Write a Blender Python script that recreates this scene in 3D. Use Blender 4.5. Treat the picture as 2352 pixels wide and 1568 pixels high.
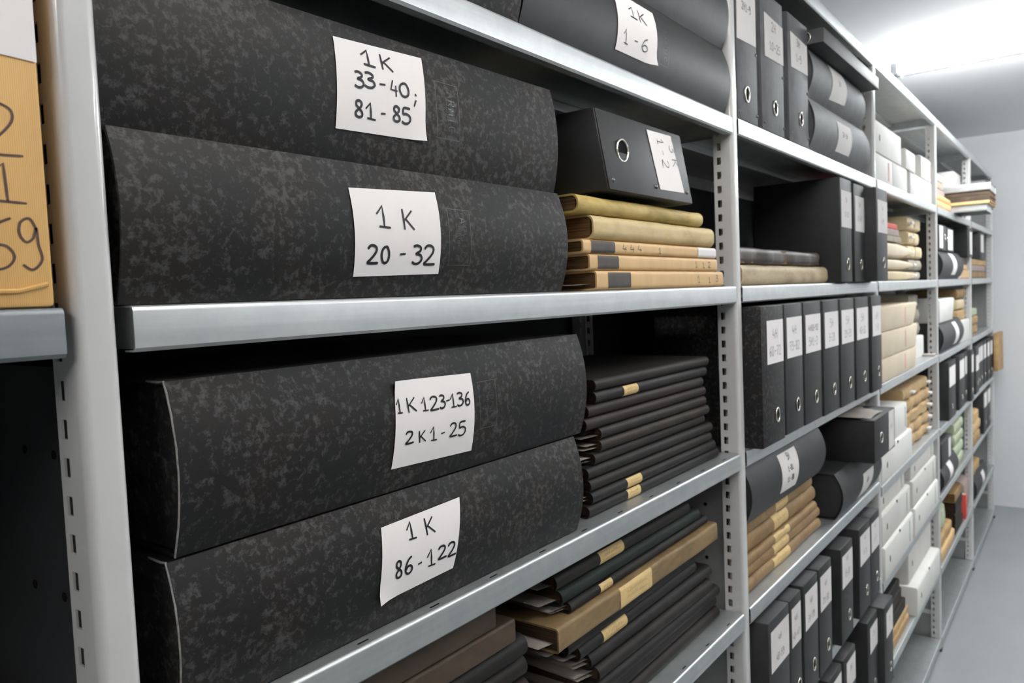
import bpy, bmesh, math, random
from mathutils import Vector, Matrix
S = bpy.context.scene
for o in list(bpy.data.objects): bpy.data.objects.remove(o)
COL = S.collection
R = random.Random(7)
H0 = 1.772            # height of the eye-level shelf above the floor
P = 1.2666            # bay pitch
SD = 0.40             # shelf depth

# ------------------------------------------------------------------ camera, world, exposure
cd = bpy.data.cameras.new('camera'); cam = bpy.data.objects.new('camera', cd); COL.objects.link(cam)
cam.matrix_world = Matrix(((0.600589906, 0.0693172948, -0.796546846, -0.27718353),
                           (-0.798466666, -0.0000182233851, -0.602039021, -0.57133387),
                           (-0.0417462321, 0.997594663, 0.0553366045, -0.00689406 + H0),
                           (0, 0, 0, 1)))
cd.sensor_width = 36; cd.lens = 27.0; cd.clip_start = 0.02
cd.dof.use_dof = True; cd.dof.focus_distance = 0.80; cd.dof.aperture_fstop = 10
S.camera = cam
w = bpy.data.worlds.new('world'); S.world = w; w.use_nodes = True
w.node_tree.nodes['Background'].inputs[0].default_value = (0.6, 0.65, 0.7, 1)
w.node_tree.nodes['Background'].inputs[1].default_value = 0.02
S.view_settings.view_transform = 'Standard'; S.view_settings.look = 'None'
S.view_settings.gamma = 1; S.view_settings.use_curve_mapping = False
S.view_settings.exposure = 0.0
TUBE = {'tube': 64.0, 'tube_near': 105.0, 'tube_far': 185.0, 'tube_fill': 112.0}     # radiance of the fluorescent tubes; the last is for the added fill lamps

# ------------------------------------------------------------------ materials
def srgb(r, g, b):
    f = lambda c: (c/255/12.92 if c/255 <= .04045 else ((c/255+.055)/1.055)**2.4)
    return (f(r), f(g), f(b), 1)
class NT:
    def __init__(s, name):
        s.m = bpy.data.materials.new(name); s.m.use_nodes = True
        s.n = s.m.node_tree.nodes; s.l = s.m.node_tree.links; s.b = s.n['Principled BSDF']
    def add(s, t, **k):
        n = s.n.new(t)
        for a, v in k.items(): setattr(n, a, v)
        return n
    def coords(s, scale=(1, 1, 1), rnd=True):
        tc = s.add('ShaderNodeTexCoord'); mp = s.add('ShaderNodeMapping')
        mp.inputs['Scale'].default_value = scale
        s.l.new(tc.outputs['Object'], mp.inputs['Vector'])
        if rnd:
            oi = s.add('ShaderNodeObjectInfo'); mu = s.add('ShaderNodeMath', operation='MULTIPLY')
            mu.inputs[1].default_value = 37.0
            s.l.new(oi.outputs['Random'], mu.inputs[0])
            cx = s.add('ShaderNodeCombineXYZ')
            for i in range(3): s.l.new(mu.outputs[0], cx.inputs[i])
            s.l.new(cx.outputs[0], mp.inputs['Location'])
        return mp.outputs[0]
    def noise(s, vec, scale, detail=4, rough=.55, dist=0):
        n = s.add('ShaderNodeTexNoise'); s.l.new(vec, n.inputs['Vector'])
        n.inputs['Scale'].default_value = scale; n.inputs['Detail'].default_value = detail
        n.inputs['Roughness'].default_value = rough; n.inputs['Distortion'].default_value = dist
        return n.outputs['Fac']
    def ramp(s, fac, stops):
        r = s.add('ShaderNodeValToRGB'); e = r.color_ramp.elements
        while len(e) < len(stops): e.new(.5)
        for el, (p, c) in zip(e, stops): el.position = p; el.color = c if len(c) == 4 else (*c, 1)
        s.l.new(fac, r.inputs[0]); return r.outputs[0]
    def mix(s, fac, a, b, mode='MIX'):
        m = s.add('ShaderNodeMix', data_type='RGBA', blend_type=mode)
        for i, v in ((0, fac), (6, a), (7, b)):
            if hasattr(v, 'is_linked'): s.l.new(v, m.inputs[i])
            else: m.inputs[i].default_value = v
        return m.outputs[2]
    def bump(s, fac, strength=.3, dist=.001):
        b = s.add('ShaderNodeBump'); b.inputs['Strength'].default_value = strength; b.inputs['Distance'].default_value = dist
        s.l.new(fac, b.inputs['Height']); s.l.new(b.outputs[0], s.b.inputs['Normal'])
    def base(s, v):
        if hasattr(v, 'is_linked'): s.l.new(v, s.b.inputs['Base Color'])
        else: s.b.inputs['Base Color'].default_value = v
    def done(s, rough=.5, metal=0, spec=.5):
        s.b.inputs['Roughness'].default_value = rough; s.b.inputs['Metallic'].default_value = metal
        s.b.inputs['Specular IOR Level'].default_value = spec
        return s.m
def simple(name, col, rough=.5, metal=0, spec=.5, vary=.12, scale=18, bump=0):
    t = NT(name); v = t.coords(); n = t.noise(v, scale, 5, .6)
    d = tuple(c*(1-vary) for c in col[:3])+(1,); h = tuple(min(1, c*(1+vary)) for c in col[:3])+(1,)
    t.base(t.ramp(n, [(.3, d), (.7, h)]))
    if bump: t.bump(t.noise(v, scale*9, 4, .6), bump, .0006)
    return t.done(rough, metal, spec)
M = {}
def speckled():
    t = NT('speckled_black_board'); v = t.coords()
    n = t.noise(v, 128, 9, .70, .25); big = t.noise(v, 11, 2, .5)
    add = t.add('ShaderNodeMath', operation='MULTIPLY_ADD'); add.inputs[1].default_value = .22
    t.l.new(big, add.inputs[0]); t.l.new(n, add.inputs[2])
    f = t.ramp(add.outputs[0], [(.615, (0, 0, 0)), (.74, (1, 1, 1))])
    br = t.ramp(big, [(.4, (.0095, .0095, .0100)), (.62, (.0125, .0098, .0085))])
    t.base(t.mix(f, br, (.048, .0468, .046, 1)))
    t.bump(t.noise(v, 420, 3, .6), .12, .0004)
    return t.done(.6, 0, .22)
M['speck'] = speckled()
M['black'] = simple('black_board', (.017, .017, .0175), .55, 0, .35, .25, 30, .15)
M['grey_black'] = simple('worn_black_board', (.024, .024, .025), .6, 0, .4, .3, 22, .12)
M['lit_black'] = simple('lit_black_board', (.068, .069, .073), .68, 0, .45, .3, 22, .12)  # black board with lamp light put into its lighter grey
M['fray'] = simple('frayed_grey_edge', (.23, .22, .21), .8, 0, .3, .35, 160)
M['emboss'] = simple('pressed_glossy_black', (.006, .006, .006), .35, 0, .5)
M['emboss_line'] = simple('pressed_lighter_edge', (.05, .05, .05), .4, 0, .5)  # lighter line for the pressed frame
def galv(name, a, b, metal=.45, rough=.42):
    t = NT(name); v = t.coords((.6, 6, 22)); n = t.noise(v, 3.2, 5, .6, .3)
    v2 = t.coords((1, 1, 1)); s = t.noise(v2, 26, 4, .65)
    c = t.ramp(n, [(.3, a), (.7, b)])
    d = t.ramp(s, [(.3, (.82, .84, .86)), (.7, (1, 1, 1))])
    t.base(t.mix(.8, c, d, 'MULTIPLY'))
    return t.done(rough, metal)
M['galv'] = galv('galvanised_steel', (.51, .53, .53), (.62, .635, .63), .85, .42)
M['galv_dark'] = galv('darker_galvanised_steel', (.20, .225, .24), (.26, .28, .295), .3, .5)  # darker zinc tone for the boards of the far left bay
t = NT('light_grey_enamel'); v = t.coords(); n = t.noise(v, 5, 4, .6)
t.base(t.ramp(n, [(.3, (.54, .535, .525)), (.7, (.59, .585, .575))])); t.b.inputs['Coat Weight'].default_value = .5; t.b.inputs['Coat Roughness'].default_value = .08
M['post'] = t.done(.28)
M['panel'] = simple('grey_sheet_steel', (.27, .272, .27), .5, .2, .5, .1, 6)
M['panel_shaded'] = simple('shaded_sheet_steel', (.03, .03, .032), .5, .2, .5, .1, 6)  # sheet steel with the left bay's shade put into its near-black colour
M['paper'] = simple('white_label_paper', (.83, .795, .785), .75, 0, .3, .03, 9)
M['paper_grey'] = simple('off_white_label_paper', (.68, .65, .635), .8, 0, .3, .05, 9)
M['ink'] = simple('black_ink', (.010, .010, .013), .5, 0, .3)
M['pencil'] = simple('grey_pencil', (.055, .055, .062), .6, 0, .3)
M['brown_ink'] = simple('brown_marker_ink', (.085, .05, .04), .6, 0, .3)
def kraft(name, a, b, sc=260):
    t = NT(name); v = t.coords((1, 0, 0), False)
    wv = t.add('ShaderNodeTexWave', wave_type='BANDS', bands_direction='X'); t.l.new(v, wv.inputs['Vector'])
    wv.inputs['Scale'].default_value = sc/6.283*1.0; wv.inputs['Distortion'].default_value = .6; wv.inputs['Detail'].default_value = 2
    v2 = t.coords((1, 1, .12)); n = t.noise(v2, 40, 4, .6)
    c = t.ramp(wv.outputs['Fac'], [(0, a), (1, b)])
    d = t.ramp(n, [(.3, (.86, .85, .83)), (.7, (1, 1, 1))])
    t.base(t.mix(.9, c, d, 'MULTIPLY'))
    return t.done(.55, 0, .35)
M['kraft'] = kraft('ribbed_kraft_paper', srgb(205, 160, 95), srgb(226, 183, 118), 1500)
M['kraft_book'] = kraft('kraft_book_wrapper', srgb(206, 170, 120), srgb(214, 179, 130), 1300)
def parch(name, a, b, c, rough=.6):
    t = NT(name); v = t.coords((1, 1, 2.2)); n = t.noise(v, 9, 6, .62, .6); n2 = t.noise(v, 60, 4, .6)
    k = t.ramp(n, [(.28, a), (.5, b), (.72, c)])
    t.base(t.mix(.5, k, t.ramp(n2, [(.25, (.78, .76, .73)), (.6, (1, 1, 1))]), 'MULTIPLY'))
    t.bump(n2, .25, .0012); return t.done(rough, 0, .35)
M['parch'] = parch('stained_parchment', srgb(164, 142, 100), srgb(196, 174, 126), srgb(206, 186, 142))
M['parch_green'] = parch('greenish_parchment', srgb(132, 116, 52), srgb(186, 160, 92), srgb(208, 184, 122))
M['parch_grey'] = parch('greyish_parchment', srgb(150, 132, 104), srgb(178, 160, 128), srgb(192, 176, 146))
M['tan'] = parch('brown_leather_paper', srgb(112, 86, 54), srgb(134, 106, 68), srgb(152, 124, 82))
M['tan_light'] = parch('buff_paper', srgb(150, 120, 76), srgb(172, 140, 94), srgb(188, 156, 108))
M['folio'] = parch('dark_buff_folio', srgb(98, 80, 54), srgb(122, 101, 69), srgb(140, 117, 82))  # darker buff for the one big folio
M['leather'] = parch('wrinkled_dark_leather', srgb(36, 28, 25), srgb(58, 48, 43), srgb(92, 80, 74), .5)
M['brownfolio'] = parch('dark_brown_folio', srgb(50, 40, 31), srgb(70, 57, 44), srgb(84, 69, 54))
M['ledger'] = simple('dark_ledger_cloth', (.0125, .0095, .008), .62, 0, .22, .3, 24, .12)
M['ledger_black'] = simple('black_ledger_cloth', (.0105, .009, .0082), .62, 0, .22, .3, 24, .12)
M['ledger_brown'] = simple('brown_ledger_cloth', (.02, .014, .0095), .62, 0, .22, .35, 20, .12)
M['ledger_red'] = simple('plum_ledger_cloth', (.015, .0085, .0085), .62, 0, .22, .3, 20, .12)
M['ledger_green'] = simple('green_ledger_cloth', (.007, .014, .0115), .62, 0, .22, .3, 20, .1)
M['buff'] = simple('buff_spine_label', srgb(208, 180, 126), .7, 0, .3, .1, 70)
M['slate'] = simple('slate_spine_label', srgb(74, 70, 66), .7, 0, .3, .12, 50)
t = NT('page_edges'); v = t.coords((.6, .6, 60)); n = t.noise(v, 14, 4, .6)
t.base(t.ramp(n, [(.3, srgb(58, 40, 26)), (.7, srgb(128, 98, 66))])); M['pages'] = t.done(.85, 0, .2)
t = NT('dark_page_edges'); v = t.coords((.6, .6, 60)); n = t.noise(v, 14, 4, .6)
t.base(t.ramp(n, [(.3, srgb(34, 24, 18)), (.7, srgb(74, 56, 42))])); M['pages_dark'] = t.done(.9, 0, .15)
t = NT('pale_page_edges'); v = t.coords((.6, .6, 60)); n = t.noise(v, 14, 4, .6)
t.base(t.ramp(n, [(.3, srgb(140, 128, 110)), (.7, srgb(196, 184, 162))])); M['pages_pale'] = t.done(.85, 0, .2)
M['sheet'] = simple('loose_grey_paper', srgb(168, 160, 152), .85, 0, .2, .08, 30)
M['metal'] = simple('nickel_ring', (.72, .69, .62), .22, 1, .5, .05)
M['rivet'] = simple('dark_steel_rivet', (.12, .12, .12), .3, 1)
M['hole'] = simple('dark_opening', (.006, .006, .006), .9, 0, .1)
M['white_box'] = simple('white_carton', (.70, .685, .655), .65, 0, .3, .04, 8)
M['grey_box'] = simple('grey_white_carton', (.60, .585, .55), .65, 0, .3, .05, 8)
M['cream'] = simple('cream_wrapper', srgb(212, 198, 174), .7, 0, .3, .06, 8)
M['cream2'] = simple('buff_cream_wrapper', srgb(202, 185, 152), .7, 0, .3, .08, 8)
M['red'] = simple('red_print', srgb(190, 70, 62), .6, 0, .3)
M['pink'] = simple('pink_print', srgb(205, 150, 146), .7, 0, .3)
M['green_print'] = simple('green_print', srgb(120, 150, 128), .7, 0, .3)
M['pale_green'] = simple('pale_green_wrapper', srgb(176, 186, 158), .7, 0, .3, .08, 10)
M['bundle'] = simple('brown_bundle_paper', srgb(176, 148, 108), .75, 0, .3, .18, 26, .2)
M['greyb'] = simple('grey_bundle_paper', srgb(150, 142, 128), .75, 0, .3, .15, 26, .2)
M['mauve'] = simple('grey_mauve_cover', srgb(150, 134, 130), .7, 0, .3, .1, 20)
M['rubber'] = simple('black_plastic', (.02, .02, .02), .6)
M['blue'] = simple('dark_blue_plastic', (.02, .02, .09), .3)
t = NT('grey_resin_floor'); v = t.coords((1, 1, 1), False); n = t.noise(v, 2.2, 5, .6)
t.base(t.ramp(n, [(.3, (.28, .30, .305)), (.7, (.32, .335, .34))])); M['floor'] = t.done(.38)
M['wall'] = simple('white_wall_paint', (.78, .78, .785), .8, 0, .3, .02, 1.5, .1)
M['ceil'] = simple('white_ceiling_paint', (.90, .90, .905), .85, 0, .3, .015, 1.5)
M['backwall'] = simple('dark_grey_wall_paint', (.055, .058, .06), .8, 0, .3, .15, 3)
M['greywall'] = simple('grey_wall_paint', (.24, .245, .25), .8, 0, .3, .1, 2)
for k, e in TUBE.items():
    t = NT('fluorescent_'+k); t.base((.9, .9, .9, 1)); t.b.inputs['Emission Color'].default_value = (1, .985, .965, 1) if k in ('tube', 'tube_near') else (.955, .985, 1, 1)
    t.b.inputs['Emission Strength'].default_value = e; M[k] = t.done(.3)
M['lampgrey'] = simple('grey_lamp_spine', (.05, .052, .055), .6)
M['lampwhite'] = simple('white_lamp_housing', (.75, .76, .77), .4)

# ------------------------------------------------------------------ mesh helpers
class MB:
    def __init__(s): s.v = []; s.f = []
    def add(s, v, f):
        k = len(s.v); s.v += [tuple(p) for p in v]; s.f += [tuple(i+k for i in q) for q in f]; return s
    def box(s, x0, x1, y0, y1, z0, z1):
        return s.add([(x0,y0,z0),(x1,y0,z0),(x1,y1,z0),(x0,y1,z0),(x0,y0,z1),(x1,y0,z1),(x1,y1,z1),(x0,y1,z1)],
                     [(0,3,2,1),(4,5,6,7),(0,1,5,4),(1,2,6,5),(2,3,7,6),(3,0,4,7)])
    def prism(s, prof, x0, x1, axis='x', seg=1, warp=None):
        """closed profile extruded; prof points are (y,z) for axis x, (x,y) for axis z"""
        n = len(prof); v = []
        for k in range(seg+1):
            a = x0+(x1-x0)*k/seg
            for p in prof:
                q = (a, p[0], p[1]) if axis == 'x' else ((p[0], p[1], a) if axis == 'z' else (p[0], a, p[1]))
                v.append(warp(q) if warp else q)
        f = [(k*n+i, k*n+(i+1) % n, (k+1)*n+(i+1) % n, (k+1)*n+i) for k in range(seg) for i in range(n)]
        f += [tuple(range(n-1, -1, -1)), tuple(range(seg*n, seg*n+n))]
        return s.add(v, f)
    def tube(s, path, r, n=8, closed=False):
        v = []; m = len(path); path = [Vector(p) for p in path]
        for i, p in enumerate(path):
            a = path[(i-1) % m] if (closed or i > 0) else p; b = path[(i+1) % m] if (closed or i < m-1) else p
            d = (b-a).normalized(); u = d.orthogonal().normalized() if i == 0 else (u-d*u.dot(d)).normalized()
            w_ = d.cross(u)
            for k in range(n):
                an = 2*math.pi*k/n; v.append(p+u*(r*math.cos(an))+w_*(r*math.sin(an)))
        f = [(i*n+k, i*n+(k+1) % n, ((i+1) % m)*n+(k+1) % n, ((i+1) % m)*n+k) for i in range(m if closed else m-1) for k in range(n)]
        if not closed: f += [tuple(range(n-1, -1, -1)), tuple(range((m-1)*n, m*n))]
        return s.add(v, f)
    def grid(s, fn, nu, nv):
        v = [fn(i/nu, j/nv) for j in range(nv+1) for i in range(nu+1)]
        return s.add(v, [(j*(nu+1)+i, j*(nu+1)+i+1, (j+1)*(nu+1)+i+1, (j+1)*(nu+1)+i) for j in range(nv) for i in range(nu)])
    def build(s, name, mat, parent=None, bevel=0, smooth=40, seg=2, loc=None, solid=0):
        me = bpy.data.meshes.new(name); me.from_pydata(s.v, [], s.f)
        bm = bmesh.new(); bm.from_mesh(me)
        bmesh.ops.recalc_face_normals(bm, faces=bm.faces)
        if bevel:
            es = [e for e in bm.edges if len(e.link_faces) == 2 and e.calc_face_angle(0) > .6]
            if es: bmesh.ops.bevel(bm, geom=es, offset=bevel, segments=seg, affect='EDGES', profile=.5, clamp_overlap=True)
        bm.to_mesh(me); bm.free()
        me.materials.append(mat)
        me.shade_smooth(); me.set_sharp_from_angle(angle=math.radians(smooth))
        o = bpy.data.objects.new(name, me); COL.objects.link(o)
        if parent: o.parent = parent
        if loc: o.location = loc
        return o
def tag(o, label, cat, group=None):
    o['label'] = label; o['category'] = cat
    if group: o['group'] = group
    return o
def thing(name, label, cat, loc, group=None, rz=0):
    o = bpy.data.objects.new(name, None); COL.objects.link(o); o.empty_display_size = .03
    o.location = (loc[0], loc[1], loc[2]+H0); o.rotation_euler = (0, 0, math.radians(rz))
    return tag(o, label, cat, group)
def struct(name, mb, mat, bevel=0):
    o = mb.build(name, mat, bevel=bevel); o['kind'] = 'structure'; o.location = (0, 0, H0); return o

# ------------------------------------------------------------------ handwriting
G = {
'1': [[(0, .6), (.36, 1), (.4, .02)], [(.1, .03), (.75, .0)]],
'2': [[(.0, .8), (.14, .96), (.36, 1), (.58, .9), (.6, .7), (.44, .46), (.18, .2), (0, .03), (.3, .0), (.75, .02)]],
'3': [[(.08, .93), (.32, 1), (.58, .9), (.55, .7), (.26, .55), (.58, .48), (.68, .26), (.5, .05), (.22, 0), (0, .1)]],
'4': [[(.28, 1), (.02, .4), (.7, .36)], [(.56, .7), (.54, 0)]],
'5': [[(.66, 1), (.16, .97), (.1, .55)], [(.1, .55), (.35, .62), (.62, .5), (.66, .25), (.46, .03), (.2, 0), (0, .1)]],
'6': [[(.62, 1), (.3, .84), (.07, .5), (.02, .2), (.22, 0), (.5, .05), (.64, .25), (.5, .45), (.24, .45), (.05, .25)]],
'7': [[(0, .95), (.68, 1), (.26, 0)], [(.1, .5), (.6, .56)]],
'8': [[(.38, .52), (.1, .7), (.15, .93), (.38, 1), (.6, .9), (.58, .7), (.38, .52), (.05, .28), (.1, .06), (.38, 0), (.64, .1), (.64, .32), (.38, .52)]],
'9': [[(.62, .8), (.42, 1), (.12, .92), (.06, .7), (.25, .54), (.5, .62), (.62, .82), (.66, .5), (.75, .2), (.42, 0), (.1, .1)]],
'0': [[(.36, 1), (.1, .8), (.02, .42), (.16, .06), (.4, 0), (.62, .2), (.66, .6), (.52, .94), (.36, 1)]],
'K': [[(.05, 1), (.12, 0)], [(.66, .95), (.14, .46)], [(.22, .52), (.75, .02)]],
'H': [[(.06, 1), (.06, 0)], [(.62, 1), (.62, 0)], [(.06, .5), (.62, .53)]],
'A': [[(0, 0), (.35, 1), (.7, 0)], [(.15, .35), (.55, .35)]],
'R': [[(.05, 0), (.05, 1), (.5, 1), (.62, .8), (.5, .55), (.05, .5)], [(.3, .5), (.65, 0)]],
'M': [[(.03, 0), (.08, 1), (.36, .3), (.64, 1), (.7, 0)]],
'I': [[(.35, 0), (.35, 1)]],
'C': [[(.65, .85), (.4, 1), (.12, .85), (.03, .5), (.12, .15), (.4, 0), (.65, .15)]],
'-': [[(.0, .44), (.75, .47)]],
',': [[(.2, .1), (.1, -.15)]],
';': [[(.42, 1.05), (.62, .88)], [(.5, .5), (.1, -.1)]],
}
CURVY = set('2356890C')
def smooth_line(p, k=5):
    q = []; n = len(p)
    for i in range(n-1):
        a, b, c, d = p[max(i-1, 0)], p[i], p[i+1], p[min(i+2, n-1)]
        for j in range(k):
            t_ = j/k
            q.append(tuple(.5*((2*b[m])+(-a[m]+c[m])*t_+(2*a[m]-5*b[m]+4*c[m]-d[m])*t_*t_+(-a[m]+3*b[m]-3*c[m]+d[m])*t_**3) for m in (0, 1)))
    q.append(p[-1]); return q
def ribbons(strokes, wd, F):
    """strokes in (u,v) metres, mapped on a surface by F(u,v,off)"""
    mb = MB()
    for st in strokes:
        d = []
        for (a, b) in zip(st[:-1], st[1:]):
            L = math.hypot(b[0]-a[0], b[1]-a[1]); n = max(1, int(L/(wd*3)))
            d += [(a[0]+(b[0]-a[0])*k/n, a[1]+(b[1]-a[1])*k/n) for k in range(n)]
        d.append(st[-1])
        v = []
        for i, p in enumerate(d):
            a, b = d[max(i-1, 0)], d[min(i+1, len(d)-1)]
            dx, dy = b[0]-a[0], b[1]-a[1]; L = math.hypot(dx, dy) or 1
            h = wd/2*(.75 if i in (0, len(d)-1) else 1)
            v += [F(p[0]-dy/L*h, p[1]+dx/L*h, .0005), F(p[0]+dy/L*h, p[1]-dx/L*h, .0005)]
        mb.add(v, [(2*i, 2*i+1, 2*i+3, 2*i+2) for i in range(len(d)-1)])
    return mb
def glyph_strokes(boxes, rot=False):
    out = []
    for ch, x0, z0, gw, gh in boxes:
        if ch not in G: continue
        for st in G[ch]:
            q = smooth_line(st) if (ch in CURVY and len(st) > 2) else st
            if rot: out.append([(x0+gw*p[1], z0-gh*p[0]/.75) for p in q])      # reads downwards
            else: out.append([(x0+gw*p[0]/.75, z0+gh*p[1]) for p in q])
    return out
def line_boxes(s, xc, z, h, asp=.62, skew=0):
    n = len(s); adv = h*asp*1.35; x = xc-adv*n/2
    return [(c, x+i*adv, z+skew*i, h*asp, h) for i, c in enumerate(s) if c != ' ']

# ------------------------------------------------------------------ item builders
def paper_label(parent, quad, front, mat='paper', text=(), ink='ink', wd=.0011, rot=False, curl=None, nu=8, nv=8):
    """quad: TL,TR,BR,BL in local (x,z); front(x,z)->y of the surface it is stuck on"""
    TL, TR, BR, BL = quad
    def pt(u, v):
        x = (BL[0]*(1-u)+BR[0]*u)*(1-v)+(TL[0]*(1-u)+TR[0]*u)*v
        z = (BL[1]*(1-u)+BR[1]*u)*(1-v)+(TL[1]*(1-u)+TR[1]*u)*v
        y = front(x, z)-.0009
        if curl:
            cu, cv, amt = curl; d = math.hypot(u-cu, v-cv)
            if d < .22: y -= amt*(1-d/.22)**1.5
        return (x, y, z)
    o = MB().grid(pt, nu, nv).build('paper_label', M[mat], parent, smooth=60)
    if text:
        st = glyph_strokes(text, rot)
        ribbons(st, wd, lambda x, z, off: (x, front(x, z)-.0009-off, z)).build('handwriting', M[ink], o, smooth=60)
    return o
def ring(parent, x, z, front, r=.0165, tr=.0019, sx=1.0):
    y = front(x, z)
    pth = [(x+sx*(r-tr)*math.cos(a), y-.0012, z+(r-tr)*math.sin(a)) for a in [2*math.pi*k/28 for k in range(28)]]
    o = MB().tube(pth, tr, 8, True).build('finger_ring', M['metal'], parent, smooth=80)
    n = 24
    mb = MB().prism([(x+sx*(r-tr)*math.cos(2*math.pi*k/n), z+(r-tr)*math.sin(2*math.pi*k/n)) for k in range(n)], y-.0006, y+.012, axis='y')
    mb.build('finger_hole', M['hole'], o)
def rivets(parent, pts, front, r=.0042):
    for (x, z) in pts:
        y = front(x, z)
        mb = MB().grid(lambda u, v: (x+r*math.sin(v*1.5)*math.cos(u*6.2832), y+.0005-r*.75*math.cos(v*1.5), z+r*math.sin(v*1.5)*math.sin(u*6.2832)), 12, 4)
        mb.build('rivet', M['rivet'], parent, smooth=80)
def arch_box(label, x0, x1, z0, h, ych, sag, mat='speck', quad=None, text=(), wd=.0025, emb=None, worn=(), d=.30, curl=None, lmat='paper', ink='ink', group=None, rz=0):
    """big box lying on its side, rounded spine towards the aisle. quad / text / emb in world x,z"""
    xo = x0
    t = thing('archive_box', label, 'archive box', (xo, ych, z0), group, rz)
    w_ = x1-x0
    front = lambda x, z: -sag*(1-((z-h/2)/(h/2))**2)
    N = 16; th = .0028
    arc = [(front(0, h*k/N), h*k/N) for k in range(N+1)]
    iarc = [(front(0, h*k/N)+th*1.0, min(max(h*k/N, th), h-th)) for k in range(N+1)]
    prof = [(d, 0)]+arc+[(d, h)]+[(d, h-th)]+iarc[::-1]+[(d, th)]
    MB().prism(prof, 0, w_).build('spine_cover', M[mat], t, smooth=45)
    ins = .0045; gp = th+.0006
    iprof = [(d-.004, gp)]+[(front(0, h*k/N)+th+.0015, min(max(h*k/N, gp), h-gp)) for k in range(N+1)]+[(d-.004, h-gp)]
    MB().prism(iprof, ins, w_-ins).build('inner_box', M[mat], t, bevel=.0012, smooth=45)
    for e in worn:
        x = 0 if e == 'l' else w_
        pth = [(x, a[0]+th*.4+R.uniform(-.0003, .0003), a[1]) for a in arc]
        if e == 'l': pth = [(x+.001, .03, h-.0006), (x, .008, h-.0008)]+pth[::-1]
        MB().tube(pth, .00105 if e == 'l' else .0007, 6).build('frayed_edge', M['fray'], t)
    if quad:
        q = [(a-xo, b-z0) for a, b in quad]
        paper_label(t, q, front, lmat, text=[(c, a-xo, b, gw, gh) for c, a, b, gw, gh in text], wd=wd, curl=curl, ink=ink)
    if emb:
        ex, ez, eh = emb[0]-xo, emb[1]-z0, emb[2]          # top centre of lettering column, letter cap height
        L = eh*4.6; adv = L/5
        bx = [(c, ex-eh/2, ez-adv*i-.001, eh, adv*.72) for i, c in enumerate('ARMIC')]
        st = glyph_strokes(bx, True)
        fr = [(ex+eh*1.25, ez+.008), (ex+eh*1.25, ez-L-.006), (ex-eh*2.6, ez-L-.006)]
        st2 = [[(fr[0][0]-eh*3.9, fr[0][1]), fr[0], fr[1], fr[2]], [(ex-eh*2.3, ez+.008), (ex-eh*2.3, ez-L-.006)]]
        small = []
        for i in range(9): small.append([(ex-eh*.85, ez-L*.22-i*L*.055), (ex-eh*.62, ez-L*.22-i*L*.055-.0008)])
        o = ribbons(st, .0016, lambda x, z, off: (x, front(x, z)-off*.5, z)).build('embossed_mark', M['emboss'], t, smooth=60)
        ribbons(st2+small, .0006, lambda x, z, off: (x, front(x, z)-off*.5, z)).build('embossed_frame', M['emboss_line'], o, smooth=60)
    return t
def ring_box(label, x0, x1, z0, h, yf, mat='black', lab=None, text=(), wd=.0012, ringp=None, riv=(), d=.24, lean=0, lmat='paper', ink='ink', rot=False, group=None, rr=.0175, sx=.8, rz=0, name='ring_box', lid=None):
    """upright (or lying) slip box: spine face with label, finger ring and rivets. positions in world x,z"""
    t = thing(name, label, 'archive box', (x0, yf, z0), group, rz)
    w_ = x1-x0
    front = lambda x, z: lean*z
    prof = [(d, 0), (0, 0), (lean*h, h), (d, h)]
    MB().prism(prof, 0, w_).build('case', M[mat], t, bevel=.0022, smooth=50)
    th = .0016
    prof = [(-th, .001), (lean*h-th, h-.001), (lean*h+.001, h-.001), (.001, .001)]
    MB().prism(prof, .0012, w_-.0012).build('spine_panel', M[mat], t, bevel=.0007)
    fr = lambda x, z: lean*z-th
    if lab:
        if len(lab) == 4 and not isinstance(lab[0], tuple):
            a, b, c, e = lab; lab = [(a, e), (b, e), (b, c), (a, c)]
        q = [(a-x0, b-z0) for a, b in lab]
        paper_label(t, q, fr, lmat, text=[(c, a-x0, b, gw, gh) for c, a, b, gw, gh in text], wd=wd, ink=ink, rot=rot, nu=4, nv=4)
    if ringp: ring(t, ringp[0]-x0, ringp[1]-z0, fr, rr, sx=sx)
    rivets(t, [(a-x0, b-z0) for a, b in riv], fr)
    return t
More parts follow.
